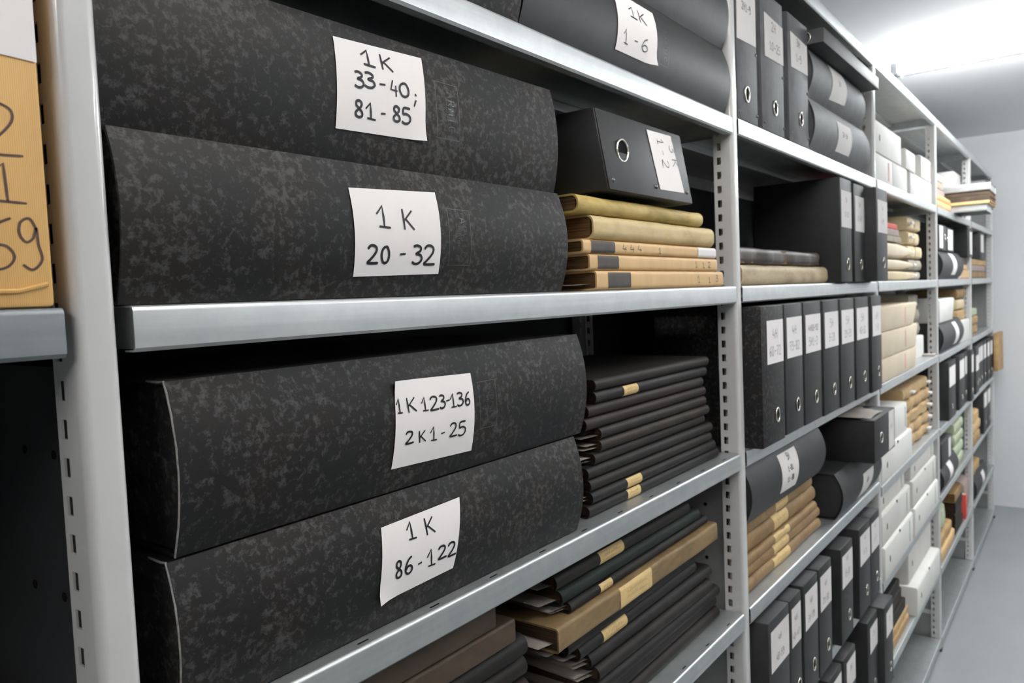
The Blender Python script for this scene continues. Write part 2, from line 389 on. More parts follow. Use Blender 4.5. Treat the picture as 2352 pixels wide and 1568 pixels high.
def flat_book(label, x0, x1, z0, th, yf, d=.27, cover='ledger', pages='pages', r=None, labs=(), text=(), sheets=0, group=None, rz=0, name='ledger', cat='book', ragged=0, ink='pencil', lift=0, wave=0):
    """book lying flat, spine towards the aisle"""
    if pages == 'pages' and cover.startswith('ledger'): pages = 'pages_dark'
    t = thing(name, label, cat, (x0, yf, z0), group, rz)
    w_ = x1-x0; r = th/2 if r is None else min(r, th/2); c = min(.0028, th*.16)
    def u_out(e, rr):   # rounded spine profile from bottom to top, inset by e
        A = [math.pi/2*k/7 for k in range(8)]
        return [(e+rr*(1-math.sin(q)), e+rr*(1-math.cos(q))) for q in A]+[(e+rr*(1-math.sin(q)), th-e-rr*(1-math.cos(q))) for q in A[::-1]]
    out = u_out(0, r); inn = u_out(c, max(r-c, .0005))
    prof = [(d, 0)]+out+[(d, th), (d, th-c)]+inn[::-1]+[(d, c)]
    ph = R.uniform(0, 6)
    warp = None
    if ragged or wave:
        def warp(q):
            x, y, z = q
            s_ = math.sin(x*23+ph)*.5+math.sin(x*61+ph*2)*.3+math.sin(x*130+z*90)*.2
            return (x, y+wave*s_*(1 if y < .05 else .3), z+ragged*s_*(z/th))
    MB().prism(prof, 0, w_, seg=24 if warp else 1, warp=warp).build('cover', M[cover], t, smooth=50)
    MB().box(.004, w_-.004, c+max(r*.4, .002), d-.006, c+.0003, th-c-.0003).build('page_block', M[pages], t)
    def front(x, z):
        zz = min(max(z, 0), th)
        if zz < r: a = math.acos(max(-1, 1-zz/r)); y = r*(1-math.sin(a))
        elif zz > th-r: a = math.acos(max(-1, 1-(th-zz)/r)); y = r*(1-math.sin(a))
        else: y = 0
        if warp: y = warp((x, y, z))[1]
        return y
    for lb in labs:
        u0, u1, m_ = lb[:3]; g0 = lb[3] if len(lb) > 3 else .06
        a, b = u0-x0, u1-x0
        lo = MB().grid(lambda u, v: (a+(b-a)*u, front(a+(b-a)*u, th*(g0+(1-2*g0)*v))-.0007, th*(g0+(1-2*g0)*v)), 6, 10).build('spine_label', M[m_], t, smooth=70)
        if m_ in ('buff',):
            st = []
            for row in (.36, .62):
                x = a+.2*(b-a)
                while x < a+.8*(b-a):
                    st.append([(x, th*row), (x+.0035, th*(row+R.uniform(.02, .16)))]); x += .0055
            ribbons(st, .0009, lambda x, z, off: (x, front(x, z)-.0007-off, z)).build('faded_writing', M['tan'], lo)
    if text:
        st = glyph_strokes([(ch, a-x0, b, gw, gh) for ch, a, b, gw, gh in text])
        ribbons(st, .0013, lambda x, z, off: (x, front(x, z)-off*.7, z)).build('spine_writing', M[ink], t)
    for k in range(sheets):
        z = th*(.35+.3*k); y0 = .006+.008*R.random(); L_ = .018+.014*R.random()
        MB().add([(.01, y0, z), (-L_, y0+.012, z-.002), (-L_*.9, y0+.15, z+.001), (.01, y0+.16, z)], [(0, 1, 2, 3)]).build('loose_sheet', M['sheet'], t)
    return t
def carton(label, x0, x1, z0, h, yf, mat='white_box', d=.30, dot=True, slot=True, stamp=None, group=None, taper=0, rz=0):
    t = thing('carton', label, 'box', (x0, yf, z0), group, rz); w_ = x1-x0
    v = [(0, 0, 0), (w_-taper, 0, 0), (w_-taper, d, 0), (0, d, 0), (0, 0, h), (w_, 0, h), (w_, d, h), (0, d, h)]
    MB().add(v, [(0,3,2,1),(4,5,6,7),(0,1,5,4),(1,2,6,5),(2,3,7,6),(3,0,4,7)]).build('body', M[mat], t, bevel=.003)
    MB().add([(.002, -.0022, .002), (w_-taper-.002, -.0022, .002), (w_-.002, -.0022, h-.004), (.002, -.0022, h-.004), (.002, .001, .002), (w_-taper-.002, .001, .002), (w_-.002, .001, h-.004), (.002, .001, h-.004)],
             [(0,3,2,1),(4,5,6,7),(0,1,5,4),(1,2,6,5),(2,3,7,6),(3,0,4,7)]).build('front_flap', M[mat], t, bevel=.0008)
    if dot:
        n = 10; r = .011
        MB().prism([(w_*.5+r*math.cos(math.pi*(1+k/n)), h-.0035+r*.8*math.sin(math.pi*(1+k/n))) for k in range(n+1)], -.0028, .0, axis='y').build('thumb_notch', M['hole'], t)
    if slot: MB().prism([(w_*.16+.006*math.cos(6.283*k/10), h*.5+.012*math.sin(6.283*k/10)) for k in range(10)], -.0028, .0, axis='y').build('slot', M['hole'], t)
    if stamp: MB().box(w_*stamp[1], w_*stamp[1]+stamp[2], -.0027, -.0018, h*.15, h*.85).build('printed_stripe', M[stamp[0]], t)
    return t
def bundle(label, x0, x1, z0, h, yf, mat='bundle', d=.26, name='paper_bundle', cat='bundle', group=None, soft=.4, tag_=None, string=False, taper=0, rough=.004, ends=None, rz=0):
    t = thing(name, label, cat, (x0, yf, z0), group, rz); w_ = x1-x0; ph = R.uniform(0, 9)
    n = 10; k = soft
    prof = []
    for i in range(28):
        a = 2*math.pi*i/28-math.pi/2
        e = 2/(2+6*(1-k))
        cy = math.copysign(abs(math.cos(a))**e, math.cos(a)); cz = math.copysign(abs(math.sin(a))**e, math.sin(a))
        prof.append((d/2+d/2*cy, h/2+h/2*cz))
    def warp(q):
        x, y, z = q; u = x/w_
        e = 1-taper*max(0, (u-.55)/.45)**2
        s_ = math.sin(x*31+ph)+.6*math.sin(x*77+y*40+ph*3)+.5*math.sin(z*160+ph)
        zz = h/2+(z-h/2)*e+rough*s_*.4*max(0, math.sin(math.pi*z/h))
        return (x, y+rough*s_*.5*(1 if y < d/2 else 0), zz if z > .001*h else 0)
    MB().prism(prof, 0, w_, seg=18, warp=warp).build('wrapper', M[mat], t, bevel=.002, smooth=60)
    if ends: MB().box(-.001, w_*.2, .004, d*.8, h*.12, h*.82).build('page_block', M[ends], t)
    if string:
        x = w_*.5
        MB().tube([(x, p[0]+(-.002 if p[0] < d/2 else .002), p[1]*.97+.0015) for p in prof], .0012, 5, True).build('string', M['sheet'], t)
    if tag_:
        for tx in tag_: MB().box(tx-x0, tx-x0+.05, -.016, .004, h*.42, h*.42+.010).build('paper_tag', M['white_box'], t, bevel=.002)
    return t

# ------------------------------------------------------------------ the room
XW, XL, YB, YF, ZC, ZF = 6.69, -3.0, .412, -2.6, 1.092, -1.772
struct('floor', MB().box(XL-.1, XW+.1, YF-.1, YB+.1, ZF-.1, ZF), M['floor'])
struct('ceiling', MB().box(XL-.1, XW+.1, YF-.1, YB+.1, ZC, ZC+.1), M['ceil'])
struct('wall_end', MB().box(XW, XW+.1, YF-.1, YB+.1, ZF, ZC), M['wall'])
struct('wall_left', MB().box(XL-.1, XL, YF-.1, YB+.1, ZF, ZC), M['greywall'])
struct('wall_front', MB().box(XL-.1, XW+.1, YF-.1, YF, ZF, ZC), M['greywall'])
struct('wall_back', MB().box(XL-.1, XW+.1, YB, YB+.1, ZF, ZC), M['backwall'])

def lamp(label, x, y0, y1, tube='tube', drop=.004):
    t = thing('fluorescent_lamp', label, 'ceiling lamp', (x, (y0+y1)/2, ZC), 'fluorescent ceiling lamps'); L = (y1-y0)/2
    MB().box(-.03, .03, -L, L, -drop-.022, -drop).build('housing', M['lampwhite'], t, bevel=.004)
    MB().box(-.010, .010, -L, L, -drop-.055, -drop-.0215).build('center_spine', M['lampgrey'], t, bevel=.003)
    for sy in (-.6, .6): MB().box(-.02, .02, sy*L-.03, sy*L+.03, -drop-.001, -.0004).build('mounting_plate', M['lampwhite'], t)
    for sx in (-.046, .046):
        MB().tube([(sx, -L+.03, -drop-.03), (sx, L-.03, -drop-.03)], .013, 12).build('tube', M[tube], t, smooth=80)
        for sy in (-1, 1): MB().box(sx-.018, sx+.018, sy*L-.03 if sy > 0 else -L, L if sy > 0 else -L+.03, -drop-.048, -drop-.002).build('socket', M['lampwhite'], t, bevel=.002)
lamp('fluorescent lamp on the ceiling above the white cartons, ending over the shelf tops', 3.97, -1.25, .21, 'tube_far', .032)
lamp('added fill lamp over the aisle beside the end wall, out of view', 5.75, -2.4, -1.2, 'tube_fill', .18)  # added out of view as fill for the far ceiling and end wall
lamp('added fill lamp over the aisle facing the row of seven ring boxes, out of view', 2.3, -2.5, -1.3, 'tube_fill', .18)  # added out of view as fill for the nearer stretch of ceiling
lamp('fluorescent ceiling lamp over the aisle before the large black speckled boxes', .55, -1.75, -.25)
lamp('fluorescent ceiling lamp over the near end of the aisle', -1.9, -1.75, -.25, 'tube_near')

# ------------------------------------------------------------------ shelving: uprights
def flange(mb, x, y0, y1, z0, z1, hy0, hy1, pitch, hh, off):
    """plate in the yz plane pierced by a column of oblong holes"""
    zs = []; z = z0+off
    while z+hh < z1: zs.append(z); z += pitch
    t_ = .0018
    for (a, b) in ((y0, hy0), (hy1, y1)): mb.box(x, x+t_, a, b, z0, z1)
    prev = z0
    for z in zs+[None]:
        top = z if z is not None else z1
        mb.box(x, x+t_, hy0, hy1, prev, top)
        if z is not None: prev = z+hh
PITCH = .0285
def post_mesh(x1, back=False, holes=True):
    """open channel 30 mm wide whose rounded front faces the aisle; x1 right edge, y 0..0.04"""
    mb = MB(); x0 = x1-.030; r = .0075; n = 6
    pts = [(x0, .018)]+[(x0+r-r*math.cos(math.pi/2*k/n), r-r*math.sin(math.pi/2*k/n)) for k in range(n+1)]
    pts += [(x1-r+r*math.sin(math.pi/2*k/n), r-r*math.cos(math.pi/2*k/n)) for k in range(n+1)]+[(x1, .018)]
    t_ = .0018; m = [(min(max(p[0], x0+t_), x1-t_), max(p[1]+t_*(1 if p[1] < .017 else 0), t_)) for p in pts]
    mb.prism(pts+m[::-1], ZF+.012, .742, axis='z')
    if holes:
        flange(mb, x0, .018, .041, ZF+.012, .742, .0255, .0345, PITCH, .0145, .011)
        flange(mb, x1-.0018, .018, .041, ZF+.012, .742, .0255, .0345, PITCH, .0145, .011)
    if back: mb.v = [(a, SD-.001-b, c) for a, b, c in mb.v]
    return mb
def upright(i, label, panel=None, pm='panel'):
    x1 = i*P
    t = thing('shelf_upright', label, 'shelf upright', (x1, 0, 0), 'shelving uprights')
    mb = post_mesh(0); mb.build('front_post', M['post'], t, smooth=50)
    post_mesh(0, True).build('rear_post', M['post'] if i else M['panel'], t, smooth=50)
    for y in (0, SD-.045):
        MB().box(-.033, .003, y-.003, y+.044, ZF, ZF+.014).build('foot', M['rubber'], t, bevel=.002)
    if panel:
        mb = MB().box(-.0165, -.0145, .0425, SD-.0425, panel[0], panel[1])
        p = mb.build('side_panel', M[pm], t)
        z = panel[1]-.07
        while z > panel[0]+.02 and z > panel[1]-.5 and i < 2:
            for y in (.085, .14): MB().prism([(y+.004*math.cos(k*1.0472), z+.004*math.sin(k*1.0472)) for k in range(6)], -.0172, -.0164).build('bolt_hole', M['hole'], p)
            z -= .115
    for z in (-1.6, .55):
        MB().box(-.0205, -.0095, .042, SD-.042, z, z+.02).build('cross_brace', M['post'], t)
upright(-1, 'white steel upright at the far left, behind the frame edge of the brown parcel bay')
upright(0, 'white steel upright nearest the camera, between the brown parcel and the speckled boxes', (-1.74, -.045), 'panel_shaded')
upright(1, 'white slotted upright to the right of the stacked dark ledgers and kraft books', (-1.74, -.39))
upright(2, 'white slotted upright between the black ring boxes and the white cartons')
upright(3, 'white slotted upright at the right end of the bay of white cartons', (-1.74, -.72))
upright(4, 'white slotted upright in front of the last bay before the end wall', (-1.74, -.40))
upright(5, 'last white upright of the row, beside the white end wall', (-1.74, .60))

# ------------------------------------------------------------------ shelving: boards
def board(label, x0, x1, z, mat='galv', yf=-.0015, d=None, group='galvanised shelf boards', rot=None, holes=False):
    d = d or SD-.006; w_ = x1-x0
    t = thing('shelf_board', label, 'shelf', (x0, yf, z), group)
    if rot: t.rotation_euler = (0, 0, math.radians(rot))
    r = .0045; n = 4; hh = .035; t_ = .0012
    out = [(d, 0), (r, 0)]+[(r-r*math.sin(math.pi/2*k/n), -r+r*math.cos(math.pi/2*k/n)) for k in range(1, n+1)]+[(0, -hh+.003), (.003, -hh), (.016, -hh)]
    inn = [(.016, -hh+t_), (.004, -hh+t_), (t_, -hh+.004), (t_, -r), (r, -t_), (d-.0, -t_)]
    mb = MB().prism(out+inn, 0, w_)
    mb.build('tray', M[mat], t, smooth=35)
    MB().box(0, w_, d-.0012, d, -hh, -.0005).build('rear_lip', M[mat], t)
    for x in (.0045, w_-.0057): MB().box(x, x+.0012, .006, d-.002, -hh+.002, -.001).build('end_lip', M[mat], t)
    MB().box(.02, w_-.02, d*.5-.02, d*.5+.02, -.018, -.0013).build('stiffener', M[mat], t, bevel=.002)
    if holes:
        x = .10
        while x < w_-.03: MB().box(x, x+.014, .0085, .0105, -.0006, .0003).build('slot', M['hole'], t); x += .105
    return t
BAYS = {-1: (-P+.003, -.0375), 0: (.0105, P-.0345), 1: (P+.0015, 2*P-.0335), 2: (2*P+.0015, 3*P-.0335), 3: (3*P+.0015, 4*P-.0335), 4: (4*P+.0015, 5*P-.0335)}
LV = {-1: [.742, .3376, 0, -.3415, -.675],
      0: [.742, .3376, 0, -.3415, -.675, -1.005],
      1: [.742, .3405, 0, -.3415, -.675, -1.005, -1.34, -1.71],
      2: [.742, .3415, 0, -.35, -.70, -1.035, -1.367, -1.71],
      3: [.742, .3415, 0, -.357, -.707, -1.03, -1.375, -1.71],
      4: [.742, .3415, 0, -.357, -.707, -1.03, -1.375, -1.71]}
WHAT = {-1: ['top shelf board over the brown parcel bay at far left', 'shelf board above the brown kraft parcel at far left', 'darker grey shelf board under the brown kraft parcel', 'shelf board low in the dark bay left of the first upright', 'lowest seen board in the dark bay left of the first upright'],
        0: ['top shelf board over the box marked 1K 1-6', 'galvanised board under the box marked 1K 1-6, above the label 33-40', 'galvanised board at eye level under the box marked 20-32 and the kraft books', 'galvanised board under the box marked 86-122 and the dark ledgers', 'galvanised board under the buff folio and dark ledgers at bottom centre', 'galvanised board in shadow below the bottom centre ledgers'],
        1: ['top shelf board above the ring boxes marked 1H, 2H and 3H', 'galvanised board under the ring boxes marked 1H, 2H and 3H', 'galvanised board under the dark leather volume on pale parchment', 'galvanised board under the row of seven ring boxes from 4H 60-72', 'galvanised board under the five stacked tan books', 'galvanised board under the seven ring boxes below the tan books', 'galvanised board under the four ring boxes at the bottom edge', 'galvanised floor-level board below the ring boxes of the second full bay'],
        2: ['top shelf board over the white cartons, bright with lamp light', 'galvanised board under the two rows of white cartons near the top', 'galvanised board under the cream cushion bundles', 'galvanised board under the three cream boxes', 'galvanised board under the brown bundles with white tags', 'galvanised board under the tall block of white cartons', 'galvanised board under the lowest white cartons and dark folios', 'empty galvanised floor-level board below the white cartons'],
        3: ['top shelf board over the sideways boards and brown folios', 'galvanised board carrying the two sideways boards with brown folios', 'galvanised board under the round-spined box with small kraft stack', 'galvanised board under the tilted white box', 'galvanised board under the ring boxes of the fourth full bay', 'galvanised board under the pale green bundles', 'galvanised board under the kraft pile and red book', 'empty floor-level board in the bay before the last'],
        4: ['top shelf board in the last bay beside the end wall', 'shelf board below the sideways boards in the last bay', 'shelf board at eye level in the last bay beside the end wall', 'shelf board under the small green and tan parcels in the last bay', 'shelf board under the ring boxes in the last bay', 'shelf board under the kraft parcels of the last bay', 'shelf board under the low round-spined box in the last bay', 'empty floor-level board in the last bay beside the end wall']}
for b, lv in LV.items():
    for z, wtxt in zip(lv, WHAT[b]):
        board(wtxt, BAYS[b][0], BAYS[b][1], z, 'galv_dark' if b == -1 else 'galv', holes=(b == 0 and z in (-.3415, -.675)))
for b, txt in ((2, 'white cartons'), (3, 'sideways boards'), (4, 'last ring boxes')):
    o = MB().box(BAYS[b][0]+.002, BAYS[b][1]-.002, SD+.003, SD+.006, -1.76, .735).build('back_panel', M['panel'], loc=(0, 0, H0))
    tag(o, 'grey sheet steel back panel behind the bay with the %s' % txt, 'back panel', 'shelving back panels')

# ------------------------------------------------------------------ bay left of the first upright
t = thing('kraft_parcel', 'parcel in ribbed brown kraft paper marked 2 1 69, cut by the left frame edge', 'parcel', (-.474, .001, .0005))
MB().box(0, .433, 0, .30, 0, .3005).build('wrapper', M['kraft'], t, bevel=.004)
MB().tube([(.14+.03*k, -.0005-.0006*math.sin(k*1.7), .010+.0016*math.sin(k*.9)) for k in range(10)]+[(.428, -.001, .016)], .0016, 6).build('paper_fold', M['kraft'], t)
fl = lambda x, z: 0.0
paper_label(t, [(.20, .2985), (.4315, .2985), (.4315, .166), (.20, .176)], fl, 'paper')
st = glyph_strokes([('2', 0.393, 0.1011, 0.026, 0.0338), ('1', 0.395, 0.0703, 0.024, 0.0253), ('6', 0.3895, 0.0261, 0.023, 0.0338), ('9', 0.412, 0.0258, 0.014, 0.0344)])
ribbons(st, .0017, lambda x, z, off: (x, -off*.6, z)).build('handwriting', M['brown_ink'], t)

# ------------------------------------------------------------------ first full bay, upper shelf
zU = .338
arch_box('black speckled box at the top edge of the photo, left of the box 1K 1-6', .01, .525, zU, .128, .006, .012)
arch_box('black round-spined box labelled 1K 1-6 on the upper shelf', .533, 1.222, zU, .128, .012, .016, mat='black',
         quad=[(0.77, 0.453), (0.905, 0.452), (0.897, 0.363), (0.769, 0.362)], curl=(1, 0, .008), wd=.0019,
         text=[('1', 0.8085, 0.0827, 0.027, 0.0166), ('K', 0.84, 0.081, 0.026, 0.0201), ('1', 0.788, 0.0375, 0.014, 0.021), ('-', 0.8215, 0.039, 0.011, 0.02), ('6', 0.847, 0.0392, 0.022, 0.0197)],
         emb=(.934, .421, .0095))
arch_box('plain black box lying on top of the box 1K 1-6', .70, 1.222, .4665, .13, .012, .016, mat='black')

# ------------------------------------------------------------------ first full bay, eye-level shelf
arch_box('large black speckled box labelled 1K 33-40; 81-85', .004, .606, .1345, .1385, .030, .010, rz=-1.5,
         quad=[(0.235, 0.256), (0.357, 0.261), (0.351, 0.169), (0.23, 0.166)], curl=(1, 0, .005),
         text=[('1', 0.267, 0.1007, 0.018, 0.0156), ('K', 0.2925, 0.1006, 0.017, 0.0159), ('3', 0.2545, 0.0757, 0.013, 0.0157), ('3', 0.2675, 0.0778, 0.015, 0.0154), ('-', 0.288, 0.0755, 0.008, 0.02), ('4', 0.303, 0.0753, 0.01, 0.0164), ('0', 0.3155, 0.0774, 0.015, 0.0143), (';', 0.335, 0.0705, 0.006, 0.0121), ('8', 0.254, 0.0464, 0.01, 0.0162), ('1', 0.2675, 0.0466, 0.013, 0.0158), ('-', 0.288, 0.0455, 0.006, 0.02), ('8', 0.305, 0.0496, 0.01, 0.0157), ('5', 0.317, 0.0494, 0.014, 0.0162)],
         emb=(.396, .231, .0105), worn=('r',))
arch_box('large black speckled box labelled 1K 20-32 on the eye-level shelf', .006, .611, .0008, .1335, .012, .0145,
         quad=[(0.229, 0.107), (0.354, 0.113), (0.353, 0.024), (0.231, 0.021)],
         text=[('1', 0.26, 0.0695, 0.018, 0.0215), ('K', 0.2955, 0.0685, 0.017, 0.0214), ('2', 0.247, 0.0334, 0.014, 0.0176), ('0', 0.265, 0.034, 0.012, 0.0164), ('-', 0.291, 0.0342, 0.008, 0.02), ('3', 0.309, 0.0336, 0.016, 0.0191), ('2', 0.3275, 0.0331, 0.017, 0.0201)],
         emb=(.3925, .088, .0105), worn=('r',), wd=.0027)
ks = dict(cover='kraft_book', pages='pages', r=.006, name='wrapped_book', group='kraft wrapped books on the eye-level shelf')
flat_book('kraft wrapped book with grey patch, lowest of the books under the box 3K 1-2', .692, 1.172, .0006, .0285, .002, labs=[(.725, .795, 'slate', .09)], text=[('1', 1.05, .008, .012, .013), ('1', 1.10, .007, .009, .011), ('3', 1.135, .009, .012, .012)], sheets=1, **ks)
flat_book('kraft wrapped book with grey patch, second from the shelf in the pile', .678, 1.149, .0295, .0240, .004, labs=[(.700, .762, 'slate', .09)], text=[('1', 1.045, .007, .011, .011), ('1', 1.08, .006, .009, .010), ('2', 1.105, .007, .011, .010)], **ks)
flat_book('kraft wrapped book with white paper end on its spine, under the pale parchment book', .661, 1.146, .0540, .0200, .004, labs=[(.683, .752, 'slate', .05), (1.06, 1.144, 'paper', .05)], text=[('4', .775, .004, .014, .012), ('4', .80, .004, .014, .012), ('4', .825, .004, .014, .012), ('1', .90, .004, .008, .010), ('4', 1.075, .005, .010, .010), ('2', 1.11, .005, .010, .010)], ink='ink', **ks)
flat_book('thick pale parchment book in the pile on the eye-level shelf', .690, 1.137, .0745, .0365, .003, cover='parch', name='parchment_book', ragged=.0008, wave=.0008, sheets=0, r=.013)
flat_book('greenish parchment book directly under the black box 3K 1-2', .652, 1.088, .1115, .0265, .004, cover='parch_green', name='parchment_book', ragged=.0012, wave=.0012, r=.012)
ring_box('black riveted ring box labelled 3K 1-2 lying on the parchment books', .725, 1.022, .1475, .1245, -.004, mat='black', lean=.17,
         lab=[(.887, .262), (.978, .264), (.992, .165), (.897, .163)], rot=True, ink='pencil', wd=.0014,
         text=[('3', .962, .0975, .024, .012), ('K', .964, .0755, .024, .0145), ('1', .919, .1045, .024, .010), ('-', .922, .0845, .024, .007), ('2', .924, .0685, .024, .0135)],
         ringp=(.786, .2135), riv=[(.741, .163), (.884, .166), (1.005, .167)], rr=.0185, sx=1.05, d=.22)

# ------------------------------------------------------------------ first full bay, shelf with dark ledgers
arch_box('large black speckled box labelled 1K 123-136, 2K 1-25, upper of the lower pair', .0405, .654, -.2035, .1425, .0165, .014,
         quad=[(0.28, -0.087), (0.404, -0.091), (0.402, -0.182), (0.272, -0.178)], curl=(0, 1, .004), wd=.0021,
         text=[('1', 0.279, 0.083, 0.008, 0.0151), ('K', 0.294, 0.0815, 0.014, 0.016), ('1', 0.316, 0.0803, 0.01, 0.0144), ('2', 0.3295, 0.0793, 0.013, 0.0145), ('3', 0.344, 0.0793, 0.01, 0.0144), ('-', 0.355, 0.0775, 0.006, 0.02), ('1', 0.362, 0.0779, 0.01, 0.0151), ('3', 0.373, 0.0781, 0.012, 0.0147), ('6', 0.3875, 0.0772, 0.009, 0.0146), ('2', 0.29, 0.0492, 0.012, 0.0127), ('K', 0.3095, 0.047, 0.011, 0.0131), ('1', 0.3275, 0.0459, 0.011, 0.0151), ('-', 0.345, 0.0425, 0.006, 0.02), ('2', 0.36, 0.0451, 0.012, 0.0149), ('5', 0.374, 0.0437, 0.014, 0.0157)],
         emb=(.435, -.111, .009), worn=('l',))
arch_box('large black speckled box labelled 1K 86-122, lowest of the big boxes', .0325, .636, -.3400, .1345, .0165, .0135,
         quad=[(0.253, -0.234), (0.376, -0.231), (0.358, -0.308), (0.242, -0.311)], curl=(0, 0, .006),
         text=[('1', 0.2865, 0.0839, 0.013, 0.0181), ('K', 0.3135, 0.0817, 0.015, 0.0186), ('8', 0.2665, 0.0493, 0.009, 0.0175), ('6', 0.28, 0.0493, 0.012, 0.0173), ('-', 0.299, 0.046, 0.006, 0.02), ('1', 0.3135, 0.0470, 0.013, 0.0180), ('2', 0.3315, 0.0501, 0.013, 0.0138), ('2', 0.3475, 0.0484, 0.013, 0.0151)], worn=('l',))
led = [(.690, 1.188, 'ledger_black'), (.700, 1.172, 'ledger_black'), (.698, 1.156, 'ledger'), (.694, 1.160, 'ledger_black'), (.716, 1.136, 'ledger'), (.730, 1.140, 'ledger_brown'),
       (.731, 1.128, 'ledger'), (.690, 1.131, 'ledger_red'), (.699, 1.120, 'ledger_red'), (.721, 1.138, 'ledger_black'), (.721, 1.148, 'ledger')]
ltxt = ['slim black ledger at the bottom of the dark pile, its buff label half hidden', 'slim black ledger with a clear buff label, second from the bottom of the dark pile',
        'slim dark ledger third from the bottom of the pile right of the speckled boxes', 'slim black ledger fourth from the bottom of the pile right of the speckled boxes',
        'slim dark ledger just below the brown-spined one in the pile', 'slim brown-spined ledger in the middle of the dark pile', 'slim dark ledger just above the brown-spined one in the pile',
        'plum-tinted slim ledger, lower of the two in the dark pile', 'plum-tinted slim ledger under the black one with buff label', 'slim black ledger with buff label, second from the top of the dark pile', 'unlabelled slim ledger on top of the dark pile']
for i, (a, b, m_) in enumerate(led):
    lb = {0: [(.809, .853, 'buff')], 1: [(.807, .857, 'buff')], 9: [(.808, .856, 'buff')]}.get(i, ())
    flat_book(ltxt[i], a, b, -.3412+.0188*i, .0186, .028+R.uniform(-.002, .003), cover=m_, labs=lb, sheets=2 if i in (1, 2, 4, 5, 6, 7) else 0, rz=R.uniform(-.4, .4), group='dark ledgers right of the speckled boxes', r=.0085)

# ------------------------------------------------------------------ first full bay, lower shelf
lt = ['dark ledger lowest in the pile under the buff folio', 'dark ledger second from the board in the pile under the buff folio', 'dark ledger third from the board in the pile under the buff folio',
      'dark ledger fourth from the board in the pile under the buff folio', 'dark ledger fifth from the board in the pile under the buff folio', 'dark ledger two below the buff folio in the pile', 'dark ledger with a buff label just under the big buff folio']
for i, (a, b) in enumerate([(.74, 1.19), (.72, 1.185), (.70, 1.18), (.705, 1.14), (.69, 1.15), (.66, 1.09), (.62, 1.12)]):
    flat_book(lt[i], a, b, -.6748+.0246*i, .0243, .03+R.uniform(-.003, .004), cover=['ledger', 'ledger_black', 'ledger_black', 'ledger', 'ledger_black', 'ledger_black', 'ledger_black'][i],
              labs=[(.728, .806, 'buff', .02)] if i == 5 else (), sheets=2 if i in (3, 4, 5, 6) else 1, rz=R.uniform(-.8, .8), group='ledgers under the buff folio')
flat_book('thick buff folio with torn spine and pale label among dark ledgers', .580, 1.156, -.5022, .036, .017, cover='folio', pages='pages_dark', labs=[(.755, .866, 'buff', .02)], r=.006, ragged=.0008, wave=.001, sheets=1, name='folio', rz=.4)
flat_book('black ledger with small buff label lying on the buff folio', .63, 1.137, -.4655, .017, .027, cover='ledger_black', labs=[(.714, .752, 'buff')], sheets=2, name='ledger', rz=.6)
flat_book('dark green ledger near the top of the bottom centre pile', .61, 1.10, -.4483, .0235, .028, cover='ledger_green', sheets=1, name='ledger', rz=.4)
flat_book('dark ledger with buff label on top of the bottom centre pile', .60, 1.05, -.4245, .024, .030, cover='ledger', labs=[(.72, .795, 'buff')], sheets=1, name='ledger')
lt2 = ['dark ledger at the base of the left-hand pile at bottom centre', 'dark ledger second in the left-hand pile at bottom centre', 'dark ledger third in the left-hand pile at bottom centre', 'dark ledger fourth in the left-hand pile at bottom centre',
       'plum-tinted ledger in the left-hand pile at bottom centre', 'dark ledger sixth in the left-hand pile at bottom centre', 'black ledger under the brown folios at bottom centre']
for i in range(7):
    flat_book(lt2[i], .0, [.57, .56, .55, .545, .53, .53, .525][i], -.6748+.0315*i, .0312, .03+R.uniform(-.003, .003), cover=['ledger', 'ledger_black', 'ledger_red', 'ledger', 'ledger_red', 'ledger', 'ledger_black'][i], group='left pile of ledgers at bottom centre', rz=R.uniform(-.4, .4))
flat_book('brown folio with buff edge on the left pile at bottom centre', .0, .497, -.4535, .031, .028, cover='brownfolio', name='folio', r=.004)
flat_book('dark brown folio on top of the left pile at bottom centre', .0, .460, -.4222, .030, .030, cover='brownfolio', name='folio', r=.004)

# ------------------------------------------------------------------ second full bay, upper shelf
z0 = .341
g = 'upright ring boxes on the upper shelf'
ring_box('black ring box labelled 1H 9 and 2H 1-9, left of three on the upper shelf', 1.272, 1.392, z0, .305, .003, mat='lit_black', lab=[(1.279, .64), (1.388, .64), (1.387, .507), (1.274, .501)],
         text=line_boxes('1H9,10-25', 1.333, .278, .014, .45)+line_boxes('2H1-9', 1.333, .226, .016, .5), ink='pencil', wd=.0018, ringp=(1.326, .397), riv=[(1.385, .49), (1.387, .362), (1.28, .355)], group=g, lmat='paper_grey')
ring_box('black ring box labelled 2H, middle of three on the upper shelf', 1.418, 1.572, z0, .303, .003, mat='lit_black', lab=[(1.443, .598), (1.570, .592), (1.571, .507), (1.443, .503)],
         text=line_boxes('2H', 1.507, .226, .020, .62)+line_boxes('10-25', 1.513, .184, .018, .62), ink='pencil', wd=.0018, ringp=(1.506, .399), riv=[(1.565, .478), (1.566, .362), (1.435, .358)], group=g, lmat='paper_grey')
ring_box('black ring box labelled 3H, right of three on the upper shelf', 1.607, 1.768, z0, .303, .003, mat='lit_black', lab=[(1.627, .602), (1.762, .596), (1.766, .524), (1.629, .519)],
         text=line_boxes('3H', 1.690, .236, .017, .62)+line_boxes('1-9', 1.692, .200, .018, .62), ink='pencil', wd=.0018, ringp=(1.701, .406), riv=[(1.760, .478), (1.762, .366), (1.622, .362)], group=g, lmat='paper_grey')
arch_box('round-spined grey-lit box at the bottom of the pair under the long flat box', 1.785, 2.400, z0, .1395, .012, .022, mat='lit_black', quad=[(2.016, .452), (2.170, .452), (2.150, .368), (2.004, .366)], text=line_boxes('2H-3H', 2.085, .070, .014), ink='pencil', lmat='paper_grey')
